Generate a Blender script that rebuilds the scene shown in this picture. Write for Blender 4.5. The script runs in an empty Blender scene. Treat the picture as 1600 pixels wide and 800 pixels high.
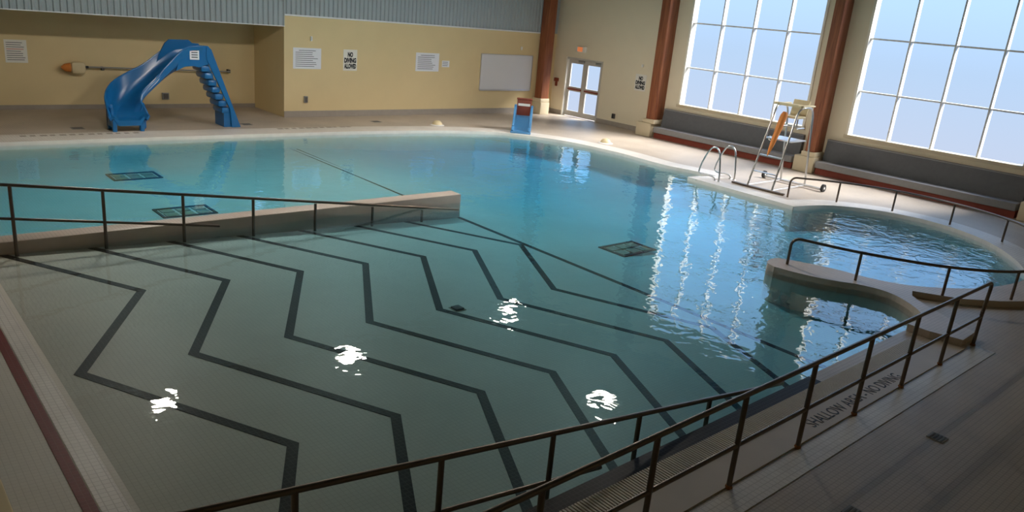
import bpy, bmesh, math, random
from mathutils import Vector, Matrix
from mathutils.geometry import tessellate_polygon, delaunay_2d_cdt
random.seed(7)
S = bpy.context.scene
COL = S.collection

# ------------------------------------------------------------------ camera
F_PX = 1201.7
YAW, PITCH, ROLL = math.radians(42.806), math.radians(17.575), math.radians(5.367)
CAM_H = 3.75
cd = bpy.data.cameras.new('camera')
cam = bpy.data.objects.new('camera', cd)
COL.objects.link(cam)
cd.sensor_fit = 'HORIZONTAL'
cd.sensor_width = 36.0
cd.lens = 36.0 * F_PX / 1600.0
cd.clip_end = 300
fw = Vector((math.sin(YAW) * math.cos(PITCH), math.cos(YAW) * math.cos(PITCH), -math.sin(PITCH)))
rt = Vector((math.cos(YAW), -math.sin(YAW), 0))
up = rt.cross(fw)
c_, s_ = math.cos(ROLL), math.sin(ROLL)
ix = c_ * rt + s_ * up
iy = -s_ * rt + c_ * up
M = Matrix((ix, iy, -fw)).transposed().to_4x4()
M.translation = Vector((0, 0, CAM_H))
cam.matrix_world = M
S.camera = cam

# ------------------------------------------------------------------ world, sun, exposure
W = bpy.data.worlds.new('sky')
S.world = W
W.use_nodes = True
nt = W.node_tree
nt.nodes.clear()
wo = nt.nodes.new('ShaderNodeOutputWorld')
bg = nt.nodes.new('ShaderNodeBackground')
tc = nt.nodes.new('ShaderNodeTexCoord')
sx = nt.nodes.new('ShaderNodeSeparateXYZ')
mr = nt.nodes.new('ShaderNodeMapRange')
mr.inputs['From Min'].default_value = -1
mr.inputs['From Max'].default_value = 1
cr = nt.nodes.new('ShaderNodeValToRGB')
SKY = [(-1.0, (0.42, 0.44, 0.53)), (-0.16, (0.48, 0.51, 0.62)), (-0.02, (0.39, 0.52, 0.70)),
       (0.30, (0.80, 1.75, 3.2)), (1.0, (0.80, 1.75, 3.2))]
el = cr.color_ramp.elements
while len(el) > 1:
    el.remove(el[0])
for i, (z, c) in enumerate(SKY):
    e = el[0] if i == 0 else el.new(0.5)
    e.position = (z + 1) / 2
    e.color = (*[v / 4.0 for v in c], 1)
bg.inputs['Strength'].default_value = 4.0
nt.links.new(tc.outputs['Generated'], sx.inputs[0])
nt.links.new(sx.outputs['Z'], mr.inputs['Value'])
nt.links.new(mr.outputs[0], cr.inputs[0])
nt.links.new(cr.outputs[0], bg.inputs['Color'])
nt.links.new(bg.outputs[0], wo.inputs['Surface'])

sl = bpy.data.lights.new('sun_offscreen', 'SUN')
sun = bpy.data.objects.new('sun_offscreen', sl)
COL.objects.link(sun)
sl.energy = 13.0
sl.color = (1.0, 0.94, 0.86)
sl.angle = math.radians(40)
sdir = Vector((-0.55, 0.46, -0.70)).normalized()     # the way the light travels: in through the windows
sun.rotation_euler = sdir.to_track_quat('-Z', 'Y').to_euler()

S.view_settings.view_transform = 'Standard'
S.view_settings.look = 'None'
S.view_settings.gamma = 1
S.view_settings.use_curve_mapping = False
S.view_settings.exposure = 0.44
LAMP = 190.0

# ------------------------------------------------------------------ materials
def nodes(name):
    m = bpy.data.materials.new(name)
    m.use_nodes = True
    return m, m.node_tree, m.node_tree.nodes['Principled BSDF']

def plain(name, col, rough=0.6, metal=0.0, noise=0.06, scale=8.0, bump=0.0, spec=0.5, emit=None):
    m, t, b = nodes(name)
    b.inputs['Roughness'].default_value = rough
    b.inputs['Metallic'].default_value = metal
    b.inputs['Specular IOR Level'].default_value = spec
    n = t.nodes.new('ShaderNodeTexNoise')
    n.inputs['Scale'].default_value = scale
    n.inputs['Detail'].default_value = 6
    g = t.nodes.new('ShaderNodeTexCoord')
    t.links.new(g.outputs['Object'], n.inputs['Vector'])
    mx = t.nodes.new('ShaderNodeMix')
    mx.data_type = 'RGBA'
    mx.inputs['A'].default_value = (*[v * (1 - noise) for v in col], 1)
    mx.inputs['B'].default_value = (*[min(1, v * (1 + noise)) for v in col], 1)
    t.links.new(n.outputs['Fac'], mx.inputs['Factor'])
    t.links.new(mx.outputs['Result'], b.inputs['Base Color'])
    if bump:
        bp = t.nodes.new('ShaderNodeBump')
        bp.inputs['Strength'].default_value = bump
        bp.inputs['Distance'].default_value = 0.01
        t.links.new(n.outputs['Fac'], bp.inputs['Height'])
        t.links.new(bp.outputs['Normal'], b.inputs['Normal'])
    if emit:
        b.inputs['Emission Color'].default_value = (*emit[0], 1)
        b.inputs['Emission Strength'].default_value = emit[1]
    return m

def tile(name, c1, c2, grout, size=0.05, joint=0.004, rough=0.45, stain=0.12, bump=0.25, spec=0.5):
    m, t, b = nodes(name)
    b.inputs['Specular IOR Level'].default_value = spec
    b.inputs['Roughness'].default_value = rough
    g = t.nodes.new('ShaderNodeTexCoord')
    br = t.nodes.new('ShaderNodeTexBrick')
    br.offset = 0
    br.inputs['Color1'].default_value = (*c1, 1)
    br.inputs['Color2'].default_value = (*c2, 1)
    br.inputs['Mortar'].default_value = (*grout, 1)
    br.inputs['Scale'].default_value = 1.0
    br.inputs['Mortar Size'].default_value = joint
    br.inputs['Brick Width'].default_value = size
    br.inputs['Row Height'].default_value = size
    t.links.new(g.outputs['Object'], br.inputs['Vector'])
    n = t.nodes.new('ShaderNodeTexNoise')
    n.inputs['Scale'].default_value = 0.9
    n.inputs['Detail'].default_value = 7
    t.links.new(g.outputs['Object'], n.inputs['Vector'])
    mr_ = t.nodes.new('ShaderNodeMapRange')
    mr_.inputs['From Min'].default_value = 0.3
    mr_.inputs['From Max'].default_value = 0.7
    mr_.inputs['To Min'].default_value = 1 - stain
    mr_.inputs['To Max'].default_value = 1 + stain
    t.links.new(n.outputs['Fac'], mr_.inputs['Value'])
    mu = t.nodes.new('ShaderNodeVectorMath')
    mu.operation = 'MULTIPLY'
    t.links.new(br.outputs['Color'], mu.inputs[0])
    t.links.new(mr_.outputs[0], mu.inputs[1])
    t.links.new(mu.outputs[0], b.inputs['Base Color'])
    bp = t.nodes.new('ShaderNodeBump')
    bp.invert = True
    bp.inputs['Strength'].default_value = bump
    bp.inputs['Distance'].default_value = 0.003
    t.links.new(br.outputs['Fac'], bp.inputs['Height'])
    t.links.new(bp.outputs['Normal'], b.inputs['Normal'])
    return m

def wood(name, dark, light):
    m, t, b = nodes(name)
    b.inputs['Roughness'].default_value = 0.55
    g = t.nodes.new('ShaderNodeTexCoord')
    mp = t.nodes.new('ShaderNodeMapping')
    mp.inputs['Scale'].default_value = (26, 26, 1.2)
    t.links.new(g.outputs['Object'], mp.inputs['Vector'])
    n = t.nodes.new('ShaderNodeTexNoise')
    n.inputs['Scale'].default_value = 1.0
    n.inputs['Detail'].default_value = 5
    n.inputs['Distortion'].default_value = 0.6
    t.links.new(mp.outputs[0], n.inputs['Vector'])
    r = t.nodes.new('ShaderNodeValToRGB')
    r.color_ramp.elements[0].position = 0.3
    r.color_ramp.elements[0].color = (*dark, 1)
    r.color_ramp.elements[1].position = 0.7
    r.color_ramp.elements[1].color = (*light, 1)
    t.links.new(n.outputs['Fac'], r.inputs[0])
    t.links.new(r.outputs[0], b.inputs['Base Color'])
    return m

def schlick(t, f0, power, gain, normal=None):
    # reflectance by angle, the same from both sides of the surface
    lw = t.nodes.new('ShaderNodeLayerWeight')
    lw.inputs['Blend'].default_value = 0.5
    if normal: t.links.new(normal, lw.inputs['Normal'])
    pw = t.nodes.new('ShaderNodeMath'); pw.operation = 'POWER'; pw.inputs[1].default_value = power
    t.links.new(lw.outputs['Facing'], pw.inputs[0])
    ma = t.nodes.new('ShaderNodeMath'); ma.operation = 'MULTIPLY_ADD'
    ma.inputs[1].default_value = gain * (1 - f0)
    ma.inputs[2].default_value = f0
    t.links.new(pw.outputs[0], ma.inputs[0])
    return ma

def glass(name, tint):
    m = bpy.data.materials.new(name)
    m.use_nodes = True
    t = m.node_tree
    t.nodes.clear()
    o = t.nodes.new('ShaderNodeOutputMaterial')
    tr = t.nodes.new('ShaderNodeBsdfTransparent')
    tr.inputs[0].default_value = (*tint, 1)
    gl = t.nodes.new('ShaderNodeBsdfGlossy')
    gl.inputs['Roughness'].default_value = 0.05
    fr = schlick(t, 0.0, 5.0, 0.3)
    mx = t.nodes.new('ShaderNodeMixShader')
    t.links.new(fr.outputs[0], mx.inputs[0])
    t.links.new(tr.outputs[0], mx.inputs[1])
    t.links.new(gl.outputs[0], mx.inputs[2])
    t.links.new(mx.outputs[0], o.inputs['Surface'])
    return m

def water_mat():
    m = bpy.data.materials.new('pool_water')
    m.use_nodes = True
    t = m.node_tree
    t.nodes.clear()
    L = t.links.new
    o = t.nodes.new('ShaderNodeOutputMaterial')
    g = t.nodes.new('ShaderNodeTexCoord')
    # ripples: long soft swell plus short chop; jets stir the lagoon more
    def noise(scale, det, dist=0.0):
        n = t.nodes.new('ShaderNodeTexNoise')
        n.inputs['Scale'].default_value = scale
        n.inputs['Detail'].default_value = det
        n.inputs['Distortion'].default_value = dist
        L(g.outputs['Object'], n.inputs['Vector'])
        return n
    a = noise(1.1, 2, 0.6)
    b_ = noise(4.2, 2, 0.4)
    sep = t.nodes.new('ShaderNodeSeparateXYZ')
    L(g.outputs['Object'], sep.inputs[0])
    mx_ = t.nodes.new('ShaderNodeMapRange')
    mx_.inputs['From Min'].default_value = 3.0
    mx_.inputs['From Max'].default_value = 14.0
    mx_.inputs['To Min'].default_value = 0.36
    mx_.inputs['To Max'].default_value = 1.0
    L(sep.outputs['X'], mx_.inputs['Value'])
    d = t.nodes.new('ShaderNodeVectorMath')
    d.operation = 'DISTANCE'
    d.inputs[1].default_value = (15.4, 6.0, 0)
    L(g.outputs['Object'], d.inputs[0])
    jet = t.nodes.new('ShaderNodeMapRange')
    jet.inputs['From Min'].default_value = 1.2
    jet.inputs['From Max'].default_value = 3.8
    jet.inputs['To Min'].default_value = 1.5
    jet.inputs['To Max'].default_value = 0.0
    L(d.outputs['Value'], jet.inputs['Value'])
    m1 = t.nodes.new('ShaderNodeMath'); m1.operation = 'MULTIPLY'; m1.inputs[1].default_value = 0.45
    L(b_.outputs['Fac'], m1.inputs[0])
    m2 = t.nodes.new('ShaderNodeMath'); m2.operation = 'ADD'
    L(a.outputs['Fac'], m2.inputs[0]); L(m1.outputs[0], m2.inputs[1])
    m3 = t.nodes.new('ShaderNodeMath'); m3.operation = 'MULTIPLY'
    L(m2.outputs[0], m3.inputs[0]); L(mx_.outputs[0], m3.inputs[1])
    c2 = noise(3.4, 3, 1.0)
    m4 = t.nodes.new('ShaderNodeMath'); m4.operation = 'MULTIPLY'
    L(c2.outputs['Fac'], m4.inputs[0]); L(jet.outputs[0], m4.inputs[1])
    m5 = t.nodes.new('ShaderNodeMath'); m5.operation = 'ADD'
    L(m3.outputs[0], m5.inputs[0]); L(m4.outputs[0], m5.inputs[1])
    bp = t.nodes.new('ShaderNodeBump')
    bp.inputs['Strength'].default_value = 1.0
    bp.inputs['Distance'].default_value = 0.015
    L(m5.outputs[0], bp.inputs['Height'])
    fr = schlick(t, 0.018, 3.9, 1.0, bp.outputs['Normal'])
    gl = t.nodes.new('ShaderNodeBsdfGlossy')
    gl.inputs['Roughness'].default_value = 0.0
    L(bp.outputs['Normal'], gl.inputs['Normal'])
    tr = t.nodes.new('ShaderNodeBsdfTransparent')
    tr.inputs[0].default_value = (0.97, 1.0, 1.0, 1)
    mx = t.nodes.new('ShaderNodeMixShader')
    L(fr.outputs[0], mx.inputs[0]); L(tr.outputs[0], mx.inputs[1]); L(gl.outputs[0], mx.inputs[2])
    L(mx.outputs[0], o.inputs['Surface'])
    va = t.nodes.new('ShaderNodeVolumeAbsorption')
    va.inputs['Color'].default_value = (0.10, 0.78, 0.965, 1)
    va.inputs['Density'].default_value = 1.05
    L(va.outputs[0], o.inputs['Volume'])
    return m

MT = dict(
    deck=tile('deck_tile', (0.49, 0.415, 0.34), (0.46, 0.39, 0.32), (0.36, 0.30, 0.245)),
    white_tile=tile('white_tile', (0.70, 0.66, 0.61), (0.66, 0.62, 0.575), (0.52, 0.48, 0.44), size=0.06),
    pool_tile=tile('pool_tile', (0.72, 0.68, 0.605), (0.70, 0.66, 0.59), (0.62, 0.58, 0.51), joint=0.003, stain=0.05, spec=0.15),
    black_tile=tile('black_tile', (0.008, 0.007, 0.006), (0.012, 0.011, 0.010), (0.035, 0.033, 0.03), size=0.048, stain=0.05, spec=0.1),
    red_tile=tile('red_tile', (0.19, 0.014, 0.010), (0.165, 0.012, 0.009), (0.22, 0.05, 0.04), spec=0.15, size=0.05, joint=0.002, stain=0.06),
    ring_tile=tile('ring_tile', (0.60, 0.51, 0.44), (0.57, 0.48, 0.415), (0.44, 0.37, 0.32)),
    ring_side=plain('ring_side_tile', (0.58, 0.49, 0.425), 0.5, noise=0.1, scale=6),
    pool_wall=plain('pool_side_tile', (0.69, 0.65, 0.58), 0.4, noise=0.08, scale=5),
    cop_side=plain('coping_side', (0.67, 0.63, 0.58), 0.5, noise=0.1, scale=6),
    strip=plain('smooth_screed', (0.50, 0.42, 0.33), 0.5, noise=0.12, scale=3),
    wall=plain('yellow_paint', (0.68, 0.545, 0.305), 0.7, noise=0.05, scale=1.5, bump=0.04),
    wall_cream=plain('cream_paint', (0.75, 0.675, 0.51), 0.7, noise=0.04, scale=1.5, bump=0.04),
    base=plain('grey_base_tile', (0.33, 0.29, 0.25), 0.6, noise=0.12, scale=6),
    corr=plain('blue_grey_metal', (0.36, 0.41, 0.44), 0.5, noise=0.04),
    ceil=plain('ceiling_paint', (0.13, 0.115, 0.10), 0.8),
    wood=wood('glulam_wood', (0.17, 0.045, 0.018), (0.33, 0.115, 0.045)),
    ped=plain('cream_plaster', (0.62, 0.53, 0.37), 0.7, noise=0.06, scale=4),
    frame=plain('cream_frame', (0.80, 0.76, 0.66), 0.5),
    mull=plain('pale_mullion', (0.78, 0.80, 0.82), 0.45),
    sill=plain('tan_sill', (0.50, 0.43, 0.30), 0.6),
    pane=glass('window_glass', (0.98, 0.99, 1.0)),
    doorm=plain('grey_door_paint', (0.50, 0.48, 0.44), 0.5),
    steel=plain('brushed_steel', (0.55, 0.55, 0.55), 0.28, 1.0),
    rail=plain('bronze_rail', (0.16, 0.125, 0.10), 0.35, 0.75, noise=0.15, scale=12),
    rust=plain('rust', (0.30, 0.12, 0.04), 0.8, noise=0.4, scale=40),
    blue=plain('blue_plastic', (0.008, 0.13, 0.36), 0.28, noise=0.05, spec=0.6),
    sky_blue=plain('light_blue_plastic', (0.07, 0.235, 0.46), 0.32, noise=0.06),
    brown=plain('brown_panel', (0.19, 0.035, 0.015), 0.5, noise=0.2, scale=14),
    bench_grey=plain('bench_grey', (0.25, 0.245, 0.25), 0.75, noise=0.12, scale=10),
    bench_dark=plain('bench_dark_grey', (0.115, 0.12, 0.13), 0.8, noise=0.15, scale=10),
    bench_red=plain('bench_red', (0.21, 0.036, 0.018), 0.7, noise=0.1),
    paper=plain('white_paper', (0.74, 0.76, 0.82), 0.6, noise=0.02),
    paper_cream=plain('cream_paper', (0.76, 0.74, 0.68), 0.6, noise=0.02),
    ink=plain('dark_ink', (0.06, 0.07, 0.09), 0.7),
    black_ink=plain('black_ink', (0.012, 0.014, 0.018), 0.7),
    red_ink=plain('red_ink', (0.5, 0.08, 0.06), 0.7),
    board=plain('whiteboard_face', (0.66, 0.67, 0.70), 0.3, noise=0.03, scale=2),
    alu=plain('aluminium', (0.66, 0.66, 0.67), 0.35, 0.9),
    box=plain('dark_box', (0.10, 0.09, 0.08), 0.6),
    grey_box=plain('grey_box', (0.25, 0.25, 0.24), 0.6),
    cream=plain('cream_plastic', (0.64, 0.54, 0.33), 0.5),
    orange=plain('orange_foam', (0.68, 0.23, 0.045), 0.6, noise=0.15, scale=20),
    exit_face=plain('exit_face', (0.8, 0.25, 0.1), 0.5, emit=((1.0, 0.30, 0.10), 0.25)),
    lampface=plain('lamp_diffuser', (0.9, 0.9, 0.9), 0.5, emit=((1.0, 0.92, 0.81), LAMP)),
    rubber=plain('black_rubber', (0.02, 0.02, 0.02), 0.7),
    grate=plain('gutter_grate', (0.56, 0.50, 0.40), 0.5, noise=0.1),
    mat_dark=plain('drain_frame', (0.015, 0.02, 0.022), 0.6),
    mat_cell=plain('drain_cell', (0.30, 0.28, 0.20), 0.7, noise=0.3, scale=25),
    white=plain('white_plastic', (0.78, 0.78, 0.76), 0.45),
    water=water_mat(),
)

# ------------------------------------------------------------------ helpers
def link(name, me, mat, parent=None, loc=None):
    o = bpy.data.objects.new(name, me)
    COL.objects.link(o)
    if mat is not None and not me.materials:
        me.materials.append(MT[mat] if isinstance(mat, str) else mat)
    if loc is not None:
        o.location = loc
    if parent is not None:
        o.parent = parent
    return o

def from_bm(name, bm, mat, parent=None, loc=None, smooth=False):
    bmesh.ops.recalc_face_normals(bm, faces=bm.faces)
    me = bpy.data.meshes.new(name)
    bm.to_mesh(me)
    bm.free()
    if smooth:
        for p in me.polygons:
            p.use_smooth = True
        me.set_sharp_from_angle(angle=math.radians(40))
    return link(name, me, mat, parent, loc)

def thing(name, label, cat, loc=(0, 0, 0), rz=0.0, group=None):
    o = bpy.data.objects.new(name, None)
    COL.objects.link(o)
    o.empty_display_size = 0.2
    o.location = loc
    o.rotation_euler = (0, 0, rz)
    return tag(o, label, cat, group)

def tag(o, label, cat=None, group=None):
    o['label'] = label
    if cat: o['category'] = cat
    if group: o['group'] = group
    return o

def struct(o, label=None):
    o['kind'] = 'structure'
    if label: o['label'] = label
    return o

def add_box(bm, lo, hi, bevel=0.0):
    lo, hi = Vector(lo), Vector(hi)
    r = bmesh.ops.create_cube(bm, size=1.0)
    vs = r['verts']
    for v in vs:
        v.co = Vector([lo[i] + (v.co[i] + 0.5) * (hi[i] - lo[i]) for i in range(3)])
    if bevel:
        es = list({e for v in vs for e in v.link_edges})
        bmesh.ops.bevel(bm, geom=es, offset=bevel, segments=2, affect='EDGES', profile=0.5)

def box(name, lo, hi, mat, parent=None, bevel=0.0):
    bm = bmesh.new()
    add_box(bm, lo, hi, bevel)
    return from_bm(name, bm, mat, parent, smooth=bool(bevel))

def catmull(pts, n=6, closed=False):
    P = [Vector(p) for p in pts]
    out = []
    N = len(P)
    rng = range(N) if closed else range(N - 1)
    for i in rng:
        p1, p2 = P[i], P[(i + 1) % N]
        p0 = P[(i - 1) % N] if (closed or i > 0) else p1 * 2 - p2
        p3 = P[(i + 2) % N] if (closed or i + 2 < N) else p2 * 2 - p1
        for k in range(n):
            t = k / n
            out.append(0.5 * ((2 * p1) + (p2 - p0) * t + (2 * p0 - 5 * p1 + 4 * p2 - p3) * t * t
                              + (3 * p1 - p0 - 3 * p2 + p3) * t ** 3))
    if not closed:
        out.append(P[-1])
    return out

def add_tube(bm, pts, r, sides=10, closed=False, cap=True):
    P = [Vector(p) for p in pts]
    N = len(P)
    rad = r if isinstance(r, (list, tuple)) else [r] * N
    rings = []
    prev = None
    for i in range(N):
        if closed:
            t = (P[(i + 1) % N] - P[i - 1]).normalized()
        else:
            a = P[max(i - 1, 0)]
            b = P[min(i + 1, N - 1)]
            t = (b - a).normalized()
        if prev is None:
            ref = Vector((0, 0, 1)) if abs(t.z) < 0.9 else Vector((1, 0, 0))
            nrm = t.cross(ref).normalized()
        else:
            nrm = (prev - t * prev.dot(t)).normalized()
        prev = nrm
        bi = t.cross(nrm)
        rings.append([bm.verts.new(P[i] + rad[i] * (math.cos(2 * math.pi * k / sides) * nrm
                                                    + math.sin(2 * math.pi * k / sides) * bi)) for k in range(sides)])
    rng = range(N) if closed else range(N - 1)
    for i in rng:
        A, B = rings[i], rings[(i + 1) % N]
        for k in range(sides):
            bm.faces.new((A[k], A[(k + 1) % sides], B[(k + 1) % sides], B[k]))
    if cap and not closed:
        bm.faces.new(rings[0])
        bm.faces.new(list(reversed(rings[-1])))

def tube(name, pts, r, mat, parent=None, sides=10, closed=False):
    bm = bmesh.new()
    add_tube(bm, pts, r, sides, closed)
    return from_bm(name, bm, mat, parent, smooth=True)

def fillet(pts, rad, n=5):
    P = [Vector(p) for p in pts]
    out = [P[0]]
    for i in range(1, len(P) - 1):
        a, b, c = P[i - 1], P[i], P[i + 1]
        d1 = min(rad, (a - b).length * 0.49)
        d2 = min(rad, (c - b).length * 0.49)
        s = b + (a - b).normalized() * d1
        e = b + (c - b).normalized() * d2
        for k in range(n + 1):
            t = k / n
            out.append((1 - t) ** 2 * s + 2 * t * (1 - t) * b + t * t * e)
    out.append(P[-1])
    return out

def add_poly_prism(bm, poly, z0, z1, bottom=True):
    """closed prism over an (x, y) outline"""
    T = tessellate_polygon([[Vector((x, y, 0)) for x, y in poly]])
    top = [bm.verts.new((x, y, z1)) for x, y in poly]
    bot = [bm.verts.new((x, y, z0)) for x, y in poly]
    for a, b, c in T:
        bm.faces.new((top[a], top[b], top[c]))
        if bottom:
            bm.faces.new((bot[c], bot[b], bot[a]))
    N = len(poly)
    for i in range(N):
        j = (i + 1) % N
        bm.faces.new((bot[i], bot[j], top[j], top[i]))

def prism_xz(name, poly, y0, y1, mat, parent=None, bevel=0.0):
    """prism over an (x, z) outline, running y0..y1"""
    bm = bmesh.new()
    T = tessellate_polygon([[Vector((x, z, 0)) for x, z in poly]])
    A = [bm.verts.new((x, y0, z)) for x, z in poly]
    B = [bm.verts.new((x, y1, z)) for x, z in poly]
    N = len(poly)
    for a, b, c in T:
        bm.faces.new((A[a], A[b], A[c]))
        bm.faces.new((B[c], B[b], B[a]))
    side = []
    for i in range(N):
        j = (i + 1) % N
        bm.faces.new((A[i], A[j], B[j], B[i]))
    return from_bm(name, bm, mat, parent, smooth=True)

def text_mesh(name, body, size, mat, parent, matrix, depth=0.003, width=None, xscale=1.0, height=None, spacing=1.0, line=1.0, bold=0.0):
    cu = bpy.data.curves.new(name, 'FONT')
    cu.body = body
    cu.size = size
    cu.align_x = 'CENTER'
    cu.align_y = 'CENTER'
    cu.extrude = depth
    cu.offset = bold
    cu.space_character = spacing
    cu.space_line = line
    cu.resolution_u = 3
    o = bpy.data.objects.new('tmp_text', cu)
    COL.objects.link(o)
    bpy.context.view_layer.update()
    dg = bpy.context.evaluated_depsgraph_get()
    me = bpy.data.meshes.new_from_object(o.evaluated_get(dg))
    bpy.data.objects.remove(o)
    xs = [v.co.x for v in me.vertices]
    ys = [v.co.y for v in me.vertices]
    if xs:
        w, h = max(xs) - min(xs), max(ys) - min(ys)
        mx, my = (max(xs) + min(xs)) / 2, (max(ys) + min(ys)) / 2
        fx = width / w if width else xscale
        fy = height / h if height else 1.0
        for v in me.vertices:
            v.co.x = (v.co.x - mx) * fx
            v.co.y = (v.co.y - my) * fy
    me.transform(matrix)
    me.materials.clear()
    return link(name, me, mat, parent)

# frames for things lying on the walls: local x right, y up, z out of the wall
def on_back(x, z, y=22.55):      # faces -Y
    return Matrix.Translation((x, y, z)) @ Matrix(((1, 0, 0, 0), (0, 0, -1, 0), (0, 1, 0, 0), (0, 0, 0, 1)))
def on_window_wall(y, z, x=22.2):   # faces -X ; picture-right is -Y
    return Matrix.Translation((x, y, z)) @ Matrix(((0, 0, -1, 0), (-1, 0, 0, 0), (0, 1, 0, 0), (0, 0, 0, 1)))
def on_deck(x, y, z):
    return Matrix.Translation((x, y, z))

def local_box(name, mtx, lo, hi, mat, parent=None, bevel=0.0):
    bm = bmesh.new()
    add_box(bm, lo, hi, bevel)
    bm.transform(mtx)
    return from_bm(name, bm, mat, parent, smooth=bool(bevel))

# ------------------------------------------------------------------ the setting
WL = -0.08                     # water level below the deck
XW, YB, YR = 22.2, 22.55, 24.7
X0, Y0, ZC = -3.0, -3.0, 8.0
RX = 10.74                     # where the recess in the back wall ends

far_edge = [(16.94, 11.76), (18.0, 11.55), (17.93, 12.2), (17.72, 13.25), (17.82, 15.12), (17.5, 17.02), (16.61, 18.48), (15.94, 18.96),
            (14.3, 19.49), (11.52, 19.80), (8.67, 19.90), (5.5, 19.95), (2.86, 19.95), (0.2, 19.95)]
far_curve = [Vector((16.94, 11.76, 0))] + catmull([(x, y, 0) for x, y in far_edge[1:]], 5)
pen_near = [(11.42, 3.61), (11.73, 3.77), (12.05, 4.16), (12.15, 4.49), (12.05, 4.85), (11.83, 5.17), (11.64, 5.62), (11.56, 6.05)]
pen_tip = [(11.56, 6.05), (11.66, 6.24), (11.9, 6.33), (12.1, 6.28), (12.22, 6.12)]
pen_far = [(12.22, 6.12), (12.48, 5.52), (12.60, 4.89), (12.88, 4.37), (13.38, 3.97), (13.94, 3.67), (14.66, 3.48), (15.39, 3.42), (16.35, 3.62)]
lag_far = [(16.35, 3.62), (17.22, 4.07), (18.15, 4.8), (18.72, 5.64), (18.90, 6.38), (18.80, 7.11), (18.45, 7.75), (17.94, 8.22), (17.3, 8.48), (16.75, 8.59)]
def cm2(pts, n=4):
    return [(v.x, v.y) for v in catmull([(x, y, 0) for x, y in pts], n)]
pool = [(0.6, 3.58), (8.25, 3.58), (8.3, 3.63), (10.9, 3.63)] + cm2([(10.9, 3.63)] + pen_near)[4:-1] + cm2(pen_tip)[:-1] + cm2(pen_far)[:-1] + cm2(lag_far)[:-1] + \
       [(16.75, 8.59)] + [(v.x, v.y) for v in far_curve] + [(0.2, 12.2), (0.6, 12.2)]

# deck
bm = bmesh.new()
outer = [(X0, Y0), (XW + 0.3, Y0), (XW + 0.3, YR + 0.3), (X0, YR + 0.3)]
loops = [[Vector((x, y, 0)) for x, y in outer], [Vector((x, y, 0)) for x, y in pool]]
pts2, edg, k0 = [], [], 0
for l in loops:
    n_ = len(l)
    pts2 += [Vector((v.x, v.y)) for v in l]
    edg += [(k0 + i, k0 + (i + 1) % n_) for i in range(n_)]
    k0 += n_
r_ = delaunay_2d_cdt(pts2, edg, [], 0, 1e-6)
def inside(px, py, poly):
    c = False
    for i in range(len(poly)):
        (x1, y1), (x2, y2) = poly[i], poly[i - 1]
        if (y1 > py) != (y2 > py) and px < (x2 - x1) * (py - y1) / (y2 - y1) + x1: c = not c
    return c
vs = [bm.verts.new((v.x, v.y, 0)) for v in r_[0]]
for f in r_[2]:
    cx = sum(r_[0][i].x for i in f) / len(f); cy = sum(r_[0][i].y for i in f) / len(f)
    if not inside(cx, cy, pool): bm.faces.new([vs[i] for i in f])
bm.normal_update()
for f in bm.faces:
    if f.normal.z < 0: f.normal_flip()
me = bpy.data.meshes.new('floor')
bm.to_mesh(me); bm.free()
floor = struct(link('floor', me, 'deck'), 'beige brown mosaic tile pool deck')

# pool walls
bm = bmesh.new()
N = len(pool)
A = [bm.verts.new((x, y, 0.0)) for x, y in pool]
B = [bm.verts.new((x, y, -1.2)) for x, y in pool]
for i in range(N - 1):
    if pool[i][0] < 0.7 and pool[i + 1][0] < 0.7 and i > N - 3:
        continue
    j = (i + 1) % N
    bm.faces.new((A[i], A[j], B[j], B[i]))
pw = struct(from_bm('wall_pool', bm, 'pool_wall'), 'pale tiled pool side walls')

# pool floor: beach sloping in from the left, deeper beyond the dark tile line
BR = 9.6
def zf(x):
    if x < 0.6: return 0.0
    if x < 1.4: return WL * (x - 0.6) / 0.8
    if x < BR: return WL + (-0.40 - WL) * (x - 1.4) / (BR - 1.4)
    if x < 13: return -0.40 - 0.22 * (x - BR) / (13 - BR)
    return -0.62
bm = bmesh.new()
def strip_floor(xs, y0, y1, zfun):
    rows = [(bm.verts.new((x, y0, zfun(x))), bm.verts.new((x, y1, zfun(x)))) for x in xs]
    for (a, b), (c, d) in zip(rows, rows[1:]):
        bm.faces.new((a, c, d, b))
strip_floor([0.6, 1.4, 3, 5, 7, BR], 3.50, 12.3, zf)
strip_floor([0.0, BR], 12.3, 20.2, lambda x: -0.42)
strip_floor([BR, 11, 13, 19.2], 3.2, 20.2, zf)
pfloor = struct(from_bm('floor_pool', bm, 'pool_tile'), 'pale tiled pool floor sloping down from a beach entry')

# black zigzag tile bands and the dark line at the slope break, let into the pool floor
def band(name, pts, w, mat, parent, zfun, lift=0.004):
    P = [Vector((x, y)) for x, y in pts]
    L_, R_ = [], []
    for i, p in enumerate(P):
        d1 = (P[i] - P[i - 1]).normalized() if i else (P[1] - P[0]).normalized()
        d2 = (P[i + 1] - P[i]).normalized() if i + 1 < len(P) else d1
        n1, n2 = Vector((-d1.y, d1.x)), Vector((-d2.y, d2.x))
        n = (n1 + n2).normalized()
        n = n * (w / 2) / max(0.3, n.dot(n1))
        L_.append(p + n); R_.append(p - n)
    bm = bmesh.new()
    ring = []
    for a, b in zip(L_, R_):
        ring.append([bm.verts.new((a.x, a.y, zfun(a.x) + lift)), bm.verts.new((b.x, b.y, zfun(b.x) + lift)),
                     bm.verts.new((b.x, b.y, zfun(b.x) - 0.02)), bm.verts.new((a.x, a.y, zfun(a.x) - 0.02))])
    for q, r in zip(ring, ring[1:]):
        for k in range(4):
            bm.faces.new((q[k], q[(k + 1) % 4], r[(k + 1) % 4], r[k]))
    bm.faces.new(ring[0]); bm.faces.new(list(reversed(ring[-1])))
    return from_bm(name, bm, mat, parent)
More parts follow.
